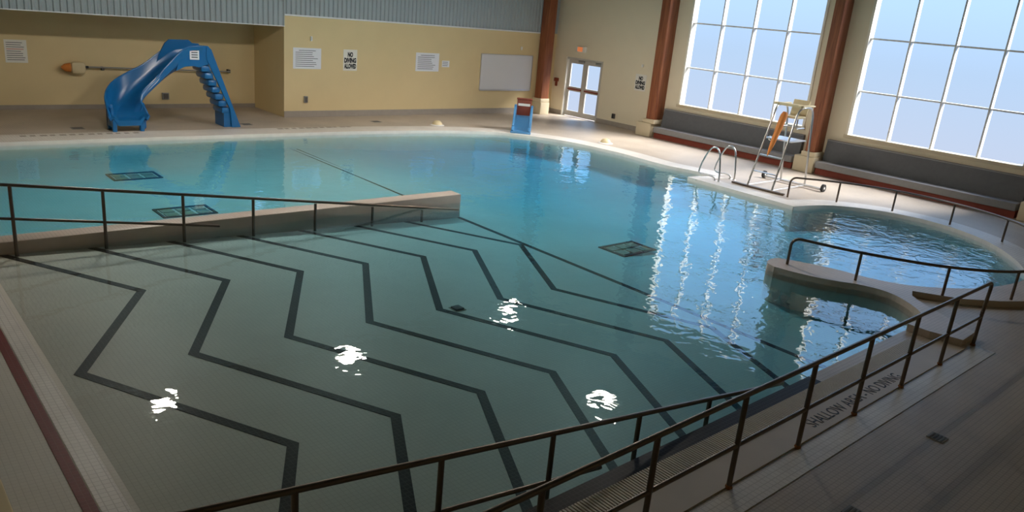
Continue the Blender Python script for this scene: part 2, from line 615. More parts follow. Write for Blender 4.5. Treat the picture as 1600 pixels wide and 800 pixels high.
for k in range(7):
    x = 1.60 + 1.115 * k
    band('black_tile_band', [(x, 12.1), (x + 1.21, 10.04), (x - 0.01, 7.9), (x + 1.18 - 0.02 * k, 5.66), (x + 0.06, 3.66)], 0.105, 'black_tile', pfloor, zf)
band('dark_tile_band', [(BR, 3.7), (BR, 12.1)], 0.10, 'black_tile', pfloor, lambda x: -0.40)
band('dark_tile_band', [(BR, 12.5), (BR + 0.12, 19.7)], 0.12, 'black_tile', pfloor, lambda x: -0.412)

# water
bm = bmesh.new()
wp = [p for p in pool if p[0] > 0.65]
wpoly = [(1.3, 3.58)] + [p for p in pool[1:-3]] + [(0.2, 19.95), (0.2, 12.25), (1.3, 12.25)]
def grow(poly, d):
    out = []
    for i in range(len(poly)):
        a, b, c = Vector(poly[i - 1]), Vector(poly[i]), Vector(poly[(i + 1) % len(poly)])
        d1, d2 = b - a, c - b
        n = Vector((0.0, 0.0))
        for e in (d1, d2):
            if e.length > 1e-6: n += Vector((e.y, -e.x)).normalized()
        out.append(tuple(b + n.normalized() * d))
    return out
add_poly_prism(bm, grow(wpoly, 0.02), -1.5, WL)
water = struct(from_bm('water', bm, 'water'), 'clear turquoise pool water with soft ripples')

# near-side edge: black tile kerb, smooth strip with the painted warning, white tile band
struct(box('trim_1', (1.36, 3.45, -0.5), (8.25, 3.62, 0.004), 'black_tile'), 'black tile band along the gutter')
strip = struct(box('trim_2', (-2.9, 2.87, -0.02), (11.02, 3.19, 0.012), 'strip'), 'smooth beige strip with painted warning')
struct(box('trim_3', (-2.9, 2.58, -0.02), (11.3, 2.83, 0.006), 'white_tile'), 'white tile band beside the deck')
text_mesh('painted_lettering', 'SHALLOW AREA - NO DIVING', 0.2, 'ink', strip, on_deck(8.20, 3.02, 0.0135), depth=0.0008, width=2.14, height=0.14)

# gutter grating
gut = thing('gutter_grate', 'slatted beige gutter grating along the shallow pool edge', 'grating', (0, 3.32, 0))
box('channel', (0.9, 3.20 - 3.32, -0.03), (10.6, 3.445 - 3.32, 0.001), 'grate', gut)
bm = bmesh.new()
x = 0.92
while x < 10.58:
    add_box(bm, (x, 3.205 - 3.32, 0.0), (x + 0.020, 3.44 - 3.32, 0.028))
    x += 0.034
o = from_bm('slats', bm, 'grate', gut)
o['kind'] = 'stuff'

# beach edge: red stripe and pale strip on the deck
struct(box('trim_4', (1.06, 2.6, -0.07), (1.14, 12.2, -0.03), 'red_tile'), 'dark red tile stripe on the beach entry').location.z = 0
def slope_band(name, x0, x1, y0, y1, mat, lab, lift):
    bm = bmesh.new()
    z0, z1 = zf(x0) + lift, zf(x1) + lift
    v = [bm.verts.new(p) for p in ((x0, y0, z0), (x1, y0, z1), (x1, y1, z1), (x0, y1, z0),
                                   (x0, y0, z0 - .03), (x1, y0, z1 - .03), (x1, y1, z1 - .03), (x0, y1, z0 - .03))]
    for f in ((0, 1, 2, 3), (7, 6, 5, 4), (0, 4, 5, 1), (1, 5, 6, 2), (2, 6, 7, 3), (3, 7, 4, 0)):
        bm.faces.new([v[i] for i in f])
    return struct(from_bm(name, bm, mat), lab)
bpy.data.objects.remove(bpy.data.objects['trim_4'])
slope_band('trim_4', 1.05, 1.15, 3.58, 12.2, 'red_tile', 'dark red tile stripe on the beach entry', 0.004)
slope_band('trim_5', 1.16, 1.34, 3.58, 12.2, 'white_tile', 'pale tile strip beside the red stripe', 0.004)

# white coping round the far side and the lagoon
def coping(name, pts, widths, label, z=0.006):
    P = [Vector((p[0], p[1])) for p in pts]
    bm = bmesh.new()
    rows = []
    for i, p in enumerate(P):
        a, b = P[max(0, i - 1)], P[min(len(P) - 1, i + 1)]
        d = (b - a).normalized()
        n = Vector((d.y, -d.x))
        w = widths if not isinstance(widths, (list, tuple)) else widths[0] + (widths[1] - widths[0]) * i / (len(P) - 1)
        q = p + n * w
        e = p - n * 0.012
        rows.append([bm.verts.new((e.x, e.y, WL - 0.03)), bm.verts.new((e.x, e.y, z)), bm.verts.new((q.x, q.y, z)), bm.verts.new((q.x, q.y, -0.03))])
    for r, s in zip(rows, rows[1:]):
        for k in range(3):
            bm.faces.new((r[k], r[k + 1], s[k + 1], s[k]))
    o = from_bm(name, bm, 'white_tile')
    o.data.materials.append(MT['cop_side'])
    for p in o.data.polygons:
        if abs(p.normal.z) < 0.5: p.material_index = 1
    return struct(o, label)
fc = [(v.x, v.y) for v in far_curve[1:]]
coping('trim_6', fc, [0.55, 0.95], 'white tile coping along the far pool edge')
coping('trim_7', cm2(lag_far), 0.55, 'white tile coping round the lagoon')
coping('trim_8', [(16.75, 8.60), (16.82, 9.7), (16.94, 11.76)], 0.5, 'white tile coping under the lifeguard chair', 0.010)
coping('trim_9', [(16.94, 11.76), (17.4, 11.67), (18.0, 11.55)], 0.3, 'white tile coping beside the pool ladder', 0.013)

# faint painted warnings on the far coping
for x0, x1, n, y in ((3.35, 6.0, 13, 20.55), (9.6, 12.0, 11, 20.50)):
    bm = bmesh.new()
    for i in range(n):
        xa = x0 + (x1 - x0) * i / n
        add_box(bm, (xa, y, 0.005), (xa + (x1 - x0) / n * random.uniform(.5, .85), y + 0.14, 0.0075))
    from_bm('painted_marks', bm, 'base', floor)

# raised ring: walkway between pool and lagoon, with the pool coping and step
ring = cm2([(10.98, 3.62)] + pen_near)[0:-1] + cm2(pen_tip)[:-1] + cm2(pen_far)[:-1] + \
       [(16.35, 3.62), (16.7, 3.0), (16.0, 2.72), (15.0, 2.72), (14.4, 2.82), (13.95, 2.99), (13.52, 3.23), (13.01, 3.62), (12.76, 4.0), (12.62, 4.22),
        (12.36, 4.12), (12.14, 3.87), (11.93, 3.55), (11.66, 3.17), (11.60, 2.95), (11.08, 2.93), (10.98, 3.32)]
bm = bmesh.new()
add_poly_prism(bm, ring, WL - 0.02, 0.10)
def side_mat(o, mat):
    o.data.materials.append(MT[mat])
    for p in o.data.polygons:
        if abs(p.normal.z) < 0.5: p.material_index = 1
    return o
struct(side_mat(from_bm('floor_walkway', bm, 'ring_tile'), 'ring_side'), 'raised tiled walkway between pool and lagoon')

# divider wall in the pool
bm = bmesh.new()
add_box(bm, (0.2, 12.08, -0.6), (9.62, 12.42, 0.10), 0.025)
div = struct(side_mat(from_bm('wall_divider', bm, 'ring_tile', smooth=True), 'ring_side'), 'low tiled divider wall standing in the pool')

# low painted ledge at the left
struct(box('wall_ledge', (-2.9, -2.9, 0.0), (0.60, 5.75, 0.30), 'wall', bevel=0.02), 'low yellow ledge beside the beach entry')

# walls
T_ = 0.3
struct(box('wall_left', (X0 - T_, Y0, 0), (X0, YR, ZC), 'wall'), 'yellow wall')
struct(box('wall_near', (X0, Y0 - T_, 0), (XW, Y0, ZC), 'wall'), 'yellow wall')
struct(box('wall_recess', (X0, YR, 0), (RX, YR + T_, 3.6), 'wall'), 'yellow recessed back wall behind the tall slide')
struct(box('wall_back', (RX, YB, 0), (XW, YR + T_, 3.06), 'wall'), 'yellow back wall with posters')
struct(box('ceiling_recess', (X0, YB, 3.45), (RX, YR, 3.6), 'wall'), 'soffit over the recess')
# corrugated upper wall, real ribs
bm = bmesh.new()
def corr(xa, xb, z0, z1, y, pitch=0.155, dep=0.035):
    prof = []
    x = xa
    while x < xb - 1e-6:
        for fx, dy in ((0, 0), (0.35, 0), (0.5, -dep), (0.85, -dep)):
            prof.append((min(x + fx * pitch, xb), y + dy))
        x += pitch
    prof.append((xb, y))
    v0 = [bm.verts.new((px, py, z0)) for px, py in prof]
    v1 = [bm.verts.new((px, py, z1)) for px, py in prof]
    for i in range(len(prof) - 1):
        bm.faces.new((v0[i], v0[i + 1], v1[i + 1], v1[i]))
corr(X0, RX, 2.73, ZC, YB)
corr(RX, 21.3, 3.06, ZC, YB)
wu = struct(from_bm('wall_upper', bm, 'corr'), 'blue-grey corrugated metal upper wall')
box('backing', (X0, YB + 0.005, 2.73), (RX, YB + 0.06, ZC), 'corr', wu)
box('backing', (RX, YB + 0.005, 3.06), (XW, YB + 0.06, ZC), 'corr', wu)
box('flashing', (RX, YB - 0.06, 3.03), (21.3, YB, 3.075), 'mull', wu)
box('flashing', (X0, YB - 0.05, 2.71), (RX, YB + 0.06, 2.735), 'mull', wu)
struct(box('baseboard_back', (RX, YB - 0.02, 0), (XW, YB, 0.19), 'base'), 'grey tile base along the back wall')
struct(box('baseboard_recess', (X0, YR - 0.02, 0), (RX, YR, 0.12), 'base'), 'grey tile base along the recess')

# window wall with openings
ZR = [1.20, 2.47, 3.92, 5.37, 6.60]
W1 = [16.28, 15.09, 13.92, 12.74, 11.56]
W2 = [10.26, 9.09, 7.93, 6.76, 5.60]
DOOR = (19.96, 21.88, 2.26)
ys = sorted({Y0, 5.60, 10.26, 11.56, 16.28, DOOR[0], DOOR[1], YR + T_})
zs = sorted({0.0, 1.20, DOOR[2], 6.60, ZC})
bm = bmesh.new()
for a, b in zip(ys, ys[1:]):
    for c, d in zip(zs, zs[1:]):
        ym, zm = (a + b) / 2, (c + d) / 2
        if (5.60 < ym < 10.26 or 11.56 < ym < 16.28) and 1.2 < zm < 6.6: continue
        if DOOR[0] < ym < DOOR[1] and zm < DOOR[2]: continue
        add_box(bm, (XW, a, c), (XW + T_, b, d))
struct(from_bm('wall_window', bm, 'wall_cream'), 'cream wall with the tall windows and exit door')
struct(box('baseboard_window', (XW - 0.02, 17.2, 0), (XW, DOOR[0], 0.17), 'base'), 'grey tile base beside the exit door')
struct(box('baseboard_corner', (XW - 0.02, DOOR[1], 0), (XW, YB, 0.17), 'base'), 'grey tile base in the corner')
struct(box('ceiling', (X0, Y0, ZC), (XW, YR, ZC + 0.2), 'ceil'), 'plain ceiling')

def window(name, Ys, label):
    w = bpy.data.objects.new(name, None)
    COL.objects.link(w)
    w.location = (XW + 0.12, Ys[-1], ZR[0])
    struct(w, label)
    ox, oy, oz = XW + 0.12, Ys[-1], ZR[0]
    def B(n, lo, hi, mat):
        return box(n, [lo[0] - ox, lo[1] - oy, lo[2] - oz], [hi[0] - ox, hi[1] - oy, hi[2] - oz], mat, w)
    y0, y1, z0, z1 = Ys[-1], Ys[0], ZR[0], ZR[-1]
    fx0, fx1 = XW - 0.03, XW + 0.24
    B('window_frame', (fx0, y1 - 0.07, z0), (fx1, y1, z1), 'frame')
    B('window_frame', (fx0, y0, z0), (fx1, y0 + 0.07, z1), 'frame')
    B('window_frame', (fx0, y0, z1 - 0.07), (fx1, y1, z1), 'frame')
    B('window_sill', (fx0 - 0.05, y0 - 0.03, z0 - 0.06), (fx1, y1 + 0.03, z0 + 0.03), 'sill')
    for y in Ys[1:-1]:
        B('mullion', (XW + 0.04, y - 0.024, z0), (XW + 0.22, y + 0.024, z1), 'mull')
    for z in ZR[1:-1]:
        B('transom', (XW + 0.06, y0, z - 0.022), (XW + 0.20, y1, z + 0.022), 'mull')
    for a, b in zip(Ys[1:], Ys):
        for c, d in zip(ZR, ZR[1:]):
            B('pane', (XW + 0.12, a, c), (XW + 0.135, b, d), 'pane')
window('window_1', W1, 'tall gridded window between the exit door and the lifeguard chair')
window('window_2', W2, 'tall gridded window behind the lagoon')

# exit door
door = bpy.data.objects.new('door_1', None); COL.objects.link(door)
door.location = (XW, 20.92, 0); struct(door, 'glazed grey double exit door')
def DB(n, lo, hi, mat, par=None, bevel=0.0):
    return box(n, [lo[0] - XW, lo[1] - 20.92, lo[2]], [hi[0] - XW, hi[1] - 20.92, hi[2]], mat, par or door, bevel)
d0, d1, dz = DOOR
DB('jamb', (XW - .02, d1 - .06, 0), (XW + .25, d1, dz), 'frame')
DB('jamb', (XW - .02, d0, 0), (XW + .25, d0 + .06, dz), 'doorm')
DB('head', (XW - .02, d0 + .06, dz - .06), (XW + .25, d1 - .06, dz), 'doorm')
dm = (d0 + d1) / 2
for a, b in ((d0 + .06, dm - .004), (dm + .004, d1 - .06)):
    xa, xb = XW + .10, XW + .15
    leaf = None
    bm = bmesh.new()
    st = .13
    for lo, hi in (((xa, a, .02), (xb, a + st, dz - .06)), ((xa, b - st, .02), (xb, b, dz - .06)),
                   ((xa, a + st, .02), (xb, b - st, .22)), ((xa, a + st, .98), (xb, b - st, 1.15)), ((xa, a + st, dz - .22), (xb, b - st, dz - .06))):
        add_box(bm, [lo[0] - XW, lo[1] - 20.92, lo[2]], [hi[0] - XW, hi[1] - 20.92, hi[2]])
    leaf = from_bm('door_leaf', bm, 'doorm', door)
    DB('pane', (xa + .02, a + st, .22), (xa + .03, b - st, .98), 'pane', leaf)
    DB('pane', (xa + .02, a + st, 1.15), (xa + .03, b - st, dz - .22), 'pane', leaf)
    DB('push_bar', (xa - .05, a + .08, 1.03), (xa - .01, b - .08, 1.09), 'brown', leaf, .01)
    DB('door_closer', (xa - .07, a + .05, dz - .17), (xa, a + .35, dz - .09), 'grey_box', leaf, .01)

# glulam columns on pedestals (building structure)
def column(name, y0, y1, x0, x1, label, ped):
    c = bpy.data.objects.new(name, None); COL.objects.link(c)
    cx, cy = (x0 + x1) / 2, (y0 + y1) / 2
    c.location = (cx, cy, 0); struct(c, label)
    box('post', (x0 - cx, y0 - cy, .60), (x1 - cx, y1 - cy, ZC), 'wood', c, .015)
    p0, p1, px = ped
    box('pedestal', (px - cx, p0 - cy, 0), (x1 - cx, p1 - cy, .46), 'ped', c, .02)
    box('pedestal_cap', (x0 - .07 - cx, y0 - .07 - cy, .46), (x1 - cx, y1 + .07 - cy, .60), 'ped', c, .015)
column('column_1', 16.84, 17.20, 21.70, XW, 'glulam timber column beside the NO DIVING poster', (16.86, 17.50, 21.58))
column('column_2', 10.84, 11.14, 21.70, XW, 'glulam timber column between the two windows', (10.74, 11.38, 21.58))
column('column_3', 4.84, 5.14, 21.70, XW, 'glulam timber column past the second window', (4.70, 5.34, 21.58))
column('column_4', 22.10, 22.48, 21.22, 21.62, 'glulam timber column in the back corner', (22.0, 22.5, 21.15))

# ------------------------------------------------------------------ benches
def bench(y0, y1, label):
    t = thing('bench', label, 'bench', (21.9, (y0 + y1) / 2, 0), 0, 'long benches under the windows')
    h = (y1 - y0) / 2
    box('seat', (21.60 - 21.9, -h, .19), (22.08 - 21.9, h, .38), 'bench_grey', t, .015)
    box('front_panel', (21.68 - 21.9, -h, 0), (22.0 - 21.9, h, .19), 'bench_red', t)
    bm = bmesh.new()
    prof = [(22.0, .38), (22.08, .98), (22.19, .98), (22.19, .38)]
    a = [bm.verts.new((x - 21.9, -h, z)) for x, z in prof]
    b = [bm.verts.new((x - 21.9, h, z)) for x, z in prof]
    for i in range(4):
        bm.faces.new((a[i], a[(i + 1) % 4], b[(i + 1) % 4], b[i]))
    bm.faces.new(a); bm.faces.new(list(reversed(b)))
    from_bm('backrest', bm, 'bench_dark', t)
    box('top_ledge', (22.055 - 21.9, -h, .975), (22.19 - 21.9, h, 1.005), 'bench_grey', t, .005)
bench(11.46, 16.74, 'long grey bench with red front beside the exit door')
bench(5.42, 10.70, 'long grey bench with red front behind the lagoon railing')

# ------------------------------------------------------------------ railings
def railing(label, loc):
    return thing('handrail', label, 'railing', loc)
RR = 0.024
# near deck rail
nr = railing('dark two-bar handrail along the deck edge by the painted warning', (0, 2.86, 0))
PX = [1.93, 3.10, 4.27, 5.45, 6.62, 7.80, 8.98, 10.14, 11.30]
tube('top_rail', fillet([(0.7, 0, .90), (11.37, 0, .90), (11.30, 0, .42)], .10), RR, 'rail', nr, 12)
tube('mid_rail', [(0.7, 0, .42), (11.30, 0, .42)], RR * .85, 'rail', nr, 12)
for x in PX:
    p = tube('post', [(x, 0, 0), (x, 0, .89 if x < 11 else .5)], RR, 'rail', nr, 12)
    tube('rust_collar', [(x, 0, 0.0), (x, 0, .03)], [.036, .028], 'rust', p, 12)

def ramp_rail(label, y, xs, x_end, z_at, off, bars=2, x_start=0.9):
    t = railing(label, (0, y, 0))
    tube('top_rail', [(x_start, 0, z_at(x_start)), (x_end, 0, z_at(x_end))], RR, 'rail', t, 12)
    xl = x_end - 0.05
    tube('mid_rail', [(x_start, 0, z_at(x_start) - .47), (xl, 0, max(zf(xl) + .02, z_at(xl) - .47))], RR * .85, 'rail', t, 12) if False else \
        tube('mid_rail', [(x_start, 0, z_at(x_start) - .47), (off, 0, z_at(off) - .47)], RR * .85, 'rail', t, 12)
    for x in xs:
        tube('post', [(x, 0, zf(x)), (x, 0, z_at(x))], RR, 'rail', t, 12)
ramp_rail('two-bar handrail sloping into the water beside the divider wall', 12.0, [1.77, 2.91, 4.04, 5.17, 6.30, 7.47, 8.6],
          9.5, lambda x: 0.91 - 0.1505 * (x - 1.77) if x < 8.0 else max(-0.2, 0.91 - 0.1505 * (x - 1.77)), 4.6)
ramp_rail('two-bar handrail sloping into the water beside the gutter grating', 3.84, [1.90, 3.05, 4.22, 5.38, 6.56],
          8.1, lambda x: 0.78 - 0.150 * (x - 1.94), 4.9)

def curve_rail(label, pts, h, z0, posts, ends=True, last_down=True):
    C = [Vector((x, y, z0)) for x, y in pts]
    t = railing(label, tuple(C[0]))
    o = C[0]
    line = catmull([(p - o) + Vector((0, 0, h)) for p in C], 8)
    path = [Vector((0, 0, 0))] + line
    if last_down: path.append(C[-1] - o)
    d = (line[1] - line[0]).normalized()
    arc = [Vector((0, 0, 0)), Vector((0, 0, h - .14))]
    for k in range(1, 6):
        a = math.pi / 2 * k / 5
        arc.append(Vector((0, 0, h - .14)) + d * .14 * (1 - math.cos(a)) + Vector((0, 0, .14 * math.sin(a))))
    path = arc + [p for p in line if (p - line[0]).length > .16]
    if last_down: path += [C[-1] - o]
    tube('top_rail', path, RR, 'rail', t, 12)
    for x, y in posts:
        tube('post', [Vector((x, y, z0)) - o, Vector((x, y, z0 + h)) - o], RR * .95, 'rail', t, 12)
up_pts = [(17.60, 9.24), (18.42, 8.38), (18.98, 7.25), (19.02, 5.95), (18.55, 4.72), (17.6, 3.75), (16.6, 3.12)]
curve_rail('single-bar dark handrail curving round the window side of the lagoon', up_pts, .50, 0.0, up_pts[1:-1], last_down=True)
pn_pts = [(11.92, 6.02), (12.22, 4.97), (12.87, 3.86), (13.80, 3.16), (14.9, 2.98)]
curve_rail('single-bar dark handrail on the raised walkway', pn_pts, .47, 0.10, pn_pts[1:-1], last_down=True)

# ------------------------------------------------------------------ pool ladder grab rails
def grab(x, lab):
    t = thing('grab_rail', lab, 'grab rail', (x, 11.05, 0))
    base2 = (0.0, .16)
    p = [(0, 0, 0), (0, .02, .30), (0, .10, .72), (0, .22, .86), (0, .38, .82), (0, .52, .58), (0, .64, .22), (0, .60, .12), (0, .48, .10), (.02, .30, .11), (.03, .17, .08), (.03, .14, .0)]
    tube('rail', catmull(p, 4), .022, 'steel', t, 12)
    for q in ((0, 0), (.03, .14)):
        tube('base_flange', [(q[0], q[1], .004), (q[0], q[1], .02)], [.05, .035], 'steel', t, 14)
grab(17.30, 'bent chrome pool ladder rail nearer the pool edge')
grab(18.02, 'bent chrome pool ladder rail next to the lifeguard chair')

# ------------------------------------------------------------------ lifeguard chair
lg = thing('lifeguard_chair', 'tall metal lifeguard chair with cream seat and footrest', 'chair', (18.5, 10.05, 0))
def lgp(x, y, z): return (x - 18.5, y - 10.05, z)
for y in (10.42, 9.72):
    tube('leg_frame', fillet([lgp(17.66, y, .04), lgp(18.28, y - .04 * (1 if y > 10 else -1), 2.0), lgp(18.42, y, 2.10), lgp(18.86, y, 2.10), lgp(18.98, y, 1.9), lgp(19.30, y, .04)], .16), .025, 'steel', lg, 12)
box('base_bar', lgp(17.60, 9.36, 0.008), lgp(17.70, 10.86, .05), 'rail', lg, .008)
box('base_bar', lgp(19.24, 9.26, .03), lgp(19.32, 10.88, .09), 'alu', lg, .008)
for y in (10.42, 9.72):
    tube('side_bar', [lgp(17.68, y, .05), lgp(19.28, y, .06)], .014, 'steel', lg)
for y in (10.93, 9.20):
    w = tube('wheel', [lgp(19.30, y - .03, .10), lgp(19.30, y + .03, .10)], .10, 'rubber', lg, 18)
    tube('hub', [lgp(19.30, y - .036, .10), lgp(19.30, y + .036, .10)], .035, 'alu', w, 12)
for z in (.42, .84):
    xx = 17.66 + (18.28 - 17.66) * z / 2.0
    box('rung', lgp(xx - .04, 9.74, z - .012), lgp(xx + .05, 10.40, z + .012), 'steel', lg, .006)
box('footrest', lgp(18.12, 9.70, 1.24), lgp(18.86, 10.44, 1.275), 'alu', lg, .01)
box('seat', lgp(18.42, 9.84, 1.80), lgp(18.88, 10.30, 1.86), 'cream', lg, .025)
bm = bmesh.new()
add_box(bm, (-.025, -.23, 0), (.025, .23, .42), .02)
bm.transform(Matrix.Translation(lgp(18.88, 10.07, 1.84)) @ Matrix.Rotation(math.radians(12), 4, 'Y'))
from_bm('backrest', bm, 'cream', lg, smooth=True)
for y in (10.40, 9.74):
    box('arm_board', lgp(18.26, y - .05, 2.12), lgp(18.98, y + .05, 2.155), 'cream', lg, .01)
box('front_board', lgp(18.30, 9.66, 2.10), lgp(18.40, 10.48, 2.17), 'cream', lg, .012)
tube('seat_hoop', fillet([lgp(18.45, 10.32, 1.80), lgp(18.45, 10.32, 1.56), lgp(18.9, 10.32, 1.56), lgp(18.9, 9.82, 1.56), lgp(18.45, 9.82, 1.56), lgp(18.45, 9.82, 1.80)], .08), .018, 'steel', lg)
rt_ = thing('rescue_tube', 'orange foam rescue tube hanging from the lifeguard chair', 'rescue tube', (17.80, 10.12, .86))
bm = bmesh.new()
prof = [(0.0, .012), (.10, .035), (.30, .06), (.7, .085), (1.0, .09), (1.08, .06)]
add_tube(bm, [(0.44 * z, -.02, z) for z, r in prof], [r for z, r in prof], 12)
from_bm('foam', bm, 'orange', rt_, smooth=True)
tube('strap', [(.20, 0.03, .45), (.16, .10, .48), (.15, .11, .38), (.17, .03, .36)], .012, 'paper_cream', rt_, 8)

# ------------------------------------------------------------------ tall blue slide
ts = thing('water_slide', 'tall blue moulded water slide with curved chute and ladder', 'slide', (7.0, 21.3, 0))
def tp(x, y, z): return Vector((x - 7.0, y - 21.3, z))
ST = [  # x, y, z, heading, width, right (outer) wall, left wall
    (7.75, 21.45, 1.72, (-1, 0), .60, .42, .42), (7.30, 21.45, 1.68, (-1, 0), .60, .46, .40), (6.92, 21.45, 1.46, (-1, 0), .60, .44, .27),
    (6.50, 21.45, 1.10, (-1, -.05), .62, .46, .20), (6.12, 21.42, .78, (-1, -.25), .64, .54, .22), (5.88, 21.30, .52, (-.8, -.6), .66, .58, .26),
    (5.78, 21.10, .35, (-.3, -1), .70, .46, .30), (5.78, 20.90, .28, (0, -1), .74, .24, .20), (5.78, 20.78, .26, (0, -1), .76, .12, .12)]
def samp(n=4):
    out = []
    for i in range(len(ST) - 1):
        for k in range(n):
            t = k / n
            def cr4(f):
                p1, p2 = f(ST[i]), f(ST[i + 1]); p0 = f(ST[max(0, i - 1)]); p3 = f(ST[min(len(ST) - 1, i + 2)])
                return 0.5 * (2 * p1 + (p2 - p0) * t + (2 * p0 - 5 * p1 + 4 * p2 - p3) * t * t + (3 * p1 - p0 - 3 * p2 + p3) * t ** 3)
            out.append([cr4(lambda s, j=j: s[j]) for j in range(3)] + [(cr4(lambda s: s[3][0]), cr4(lambda s: s[3][1]))] + [cr4(lambda s, j=j: s[j]) for j in (4, 5, 6)])
    s = ST[-1]
    out.append([s[0], s[1], s[2], s[3], s[4], s[5], s[6]])
    return out
SM = samp()
bm = bmesh.new()
rowsI, rowsO, rimR, rimL = [], [], [], []
for x, y, z, (hx, hy), w, hr, hl in SM:
    l = math.hypot(hx, hy); hx, hy = hx / l, hy / l
    rx, ry = hy, -hx            # right of travel
    prof = []
    for s, h in ((-1, hl), (1, hr)):
        seq = [(s * (w / 2 + .06), h), (s * (w / 2 + .01), h * .55), (s * (w / 2 - .04), .12), (s * (w / 2 - .14), .025)]
        prof += seq if s < 0 else list(reversed(seq))
    I = [tp(x + rx * u, y + ry * u, z + v) for u, v in prof]
    cu = sum((p for p in I), Vector()) / len(I)
    O = [tp(x + rx * (u + math.copysign(.045, u) * (1 if abs(u) > w / 2 - .06 else .4)), y + ry * (u + math.copysign(.045, u) * (1 if abs(u) > w / 2 - .06 else .4)), z + v - (.13 if v < h * .5 else .05 if v < h * .9 else 0)) for u, v in prof]
    rowsI.append([bm.verts.new(p) for p in I]); rowsO.append([bm.verts.new(p) for p in O])
    rimL.append((I[0] + O[0]) / 2); rimR.append((I[-1] + O[-1]) / 2)
n = len(rowsI[0])
for i in range(len(SM) - 1):
    for k in range(n - 1):
        bm.faces.new((rowsI[i][k], rowsI[i][k + 1], rowsI[i + 1][k + 1], rowsI[i + 1][k]))
        bm.faces.new((rowsO[i][k], rowsO[i + 1][k], rowsO[i + 1][k + 1], rowsO[i][k + 1]))
    for k in (0, n - 1):
        bm.faces.new((rowsI[i][k], rowsI[i + 1][k], rowsO[i + 1][k], rowsO[i][k]))
for r in (0, -1):
    for k in range(n - 1):
        bm.faces.new((rowsI[r][k], rowsO[r][k], rowsO[r][k + 1], rowsI[r][k + 1]))
ch = from_bm('chute', bm, 'blue', ts, smooth=True)
tube('rim', rimL, .028, 'blue', ch, 8)
tube('rim', rimR, .028, 'blue', ch, 8)
# skirt and feet under the runout
def foot(x, y, h, w=.10):
    bm = bmesh.new(); add_box(bm, tp(x - w / 2, y - .06, 0), tp(x + w / 2, y + .06, h), .015)
    return from_bm('foot', bm, 'blue', ts, smooth=True)
foot(5.44, 20.86, .30); foot(6.08, 20.86, .30); foot(6.22, 21.25, .55, .12); foot(5.46, 21.3, .62, .14)
sk = [(5.36, .02), (5.50, .02), (5.52, .5), (5.40, .72)]
bm = bmesh.new()
add_box(bm, tp(5.39, 20.92, .10), tp(5.46, 21.34, .58), .02)
from_bm('skirt', bm, 'blue', ts, smooth=True)
bm = bmesh.new()
add_box(bm, tp(6.14, 20.92, .06), tp(6.22, 21.30, .44), .03)
from_bm('skirt', bm, 'blue', ts, smooth=True)
bm = bmesh.new()
add_box(bm, tp(5.46, 20.82, .16), tp(6.12, 20.88, .27), .02)
from_bm('lip', bm, 'blue', ts, smooth=True)
# hood panels at the top
hood_far = [(6.76, 1.55), (6.86, 1.82), (7.03, 2.14), (7.14, 2.24), (7.64, 2.25), (7.74, 2.17), (7.90, 2.16), (8.00, 2.06), (7.98, 1.72), (7.80, 1.66), (7.66, 1.70), (7.50, 1.64), (7.2, 1.56)]
hood_near = [(7.06, 1.50), (7.16, 1.80), (7.30, 2.02), (7.48, 2.14), (7.70, 2.17), (7.90, 2.16), (8.00, 2.06), (7.98, 1.72), (7.80, 1.66), (7.66, 1.60), (7.50, 1.64), (7.30, 1.62)]
for y0, y1, hood in ((21.08, 21.13, hood_near), (21.77, 21.82, hood_far)):
    prism_xz('side_panel', [(x - 7.0, z) for x, z in hood], y0 - 21.3, y1 - 21.3, 'blue', ts)
box('platform', tp(7.60, 21.13, 1.66), tp(7.92, 21.77, 1.72), 'blue', ts)
lab = box('notice', tp(7.42, 21.066, 1.80), tp(7.66, 21.081, 2.10), 'paper', ts)
for i in range(4):
    box('print_line', tp(7.46, 21.063, 1.85 + i * .06), tp(7.62, 21.067, 1.875 + i * .06), 'ink', lab)
# ladder
lad = [(7.86, 2.12), (7.98, 2.08), (8.74, 0.0), (8.50, 0.0), (8.46, .50), (7.84, 1.86)]
for y0, y1 in ((21.06, 21.13), (21.75, 21.82)):
    prism_xz('ladder_side', [(x - 7.0, z) for x, z in lad], y0 - 21.3, y1 - 21.3, 'blue', ts)
for i in range(7):
    z = 1.60 - i * .185
    x = 7.80 + i * .088
    bm = bmesh.new()
    add_box(bm, tp(x - .09, 21.10, z - .12), tp(x + .16, 21.79, z + .05), .06)
    from_bm('step', bm, 'blue', ts, smooth=True)
box('riser', tp(8.30, 21.12, 0.0), tp(8.52, 21.76, .50), 'blue', ts)

# ------------------------------------------------------------------ small slide
ss = thing('toddler_slide', 'small light blue toddler slide with brown back panel', 'slide', (17.0, 18.50, 0), math.radians(-45))
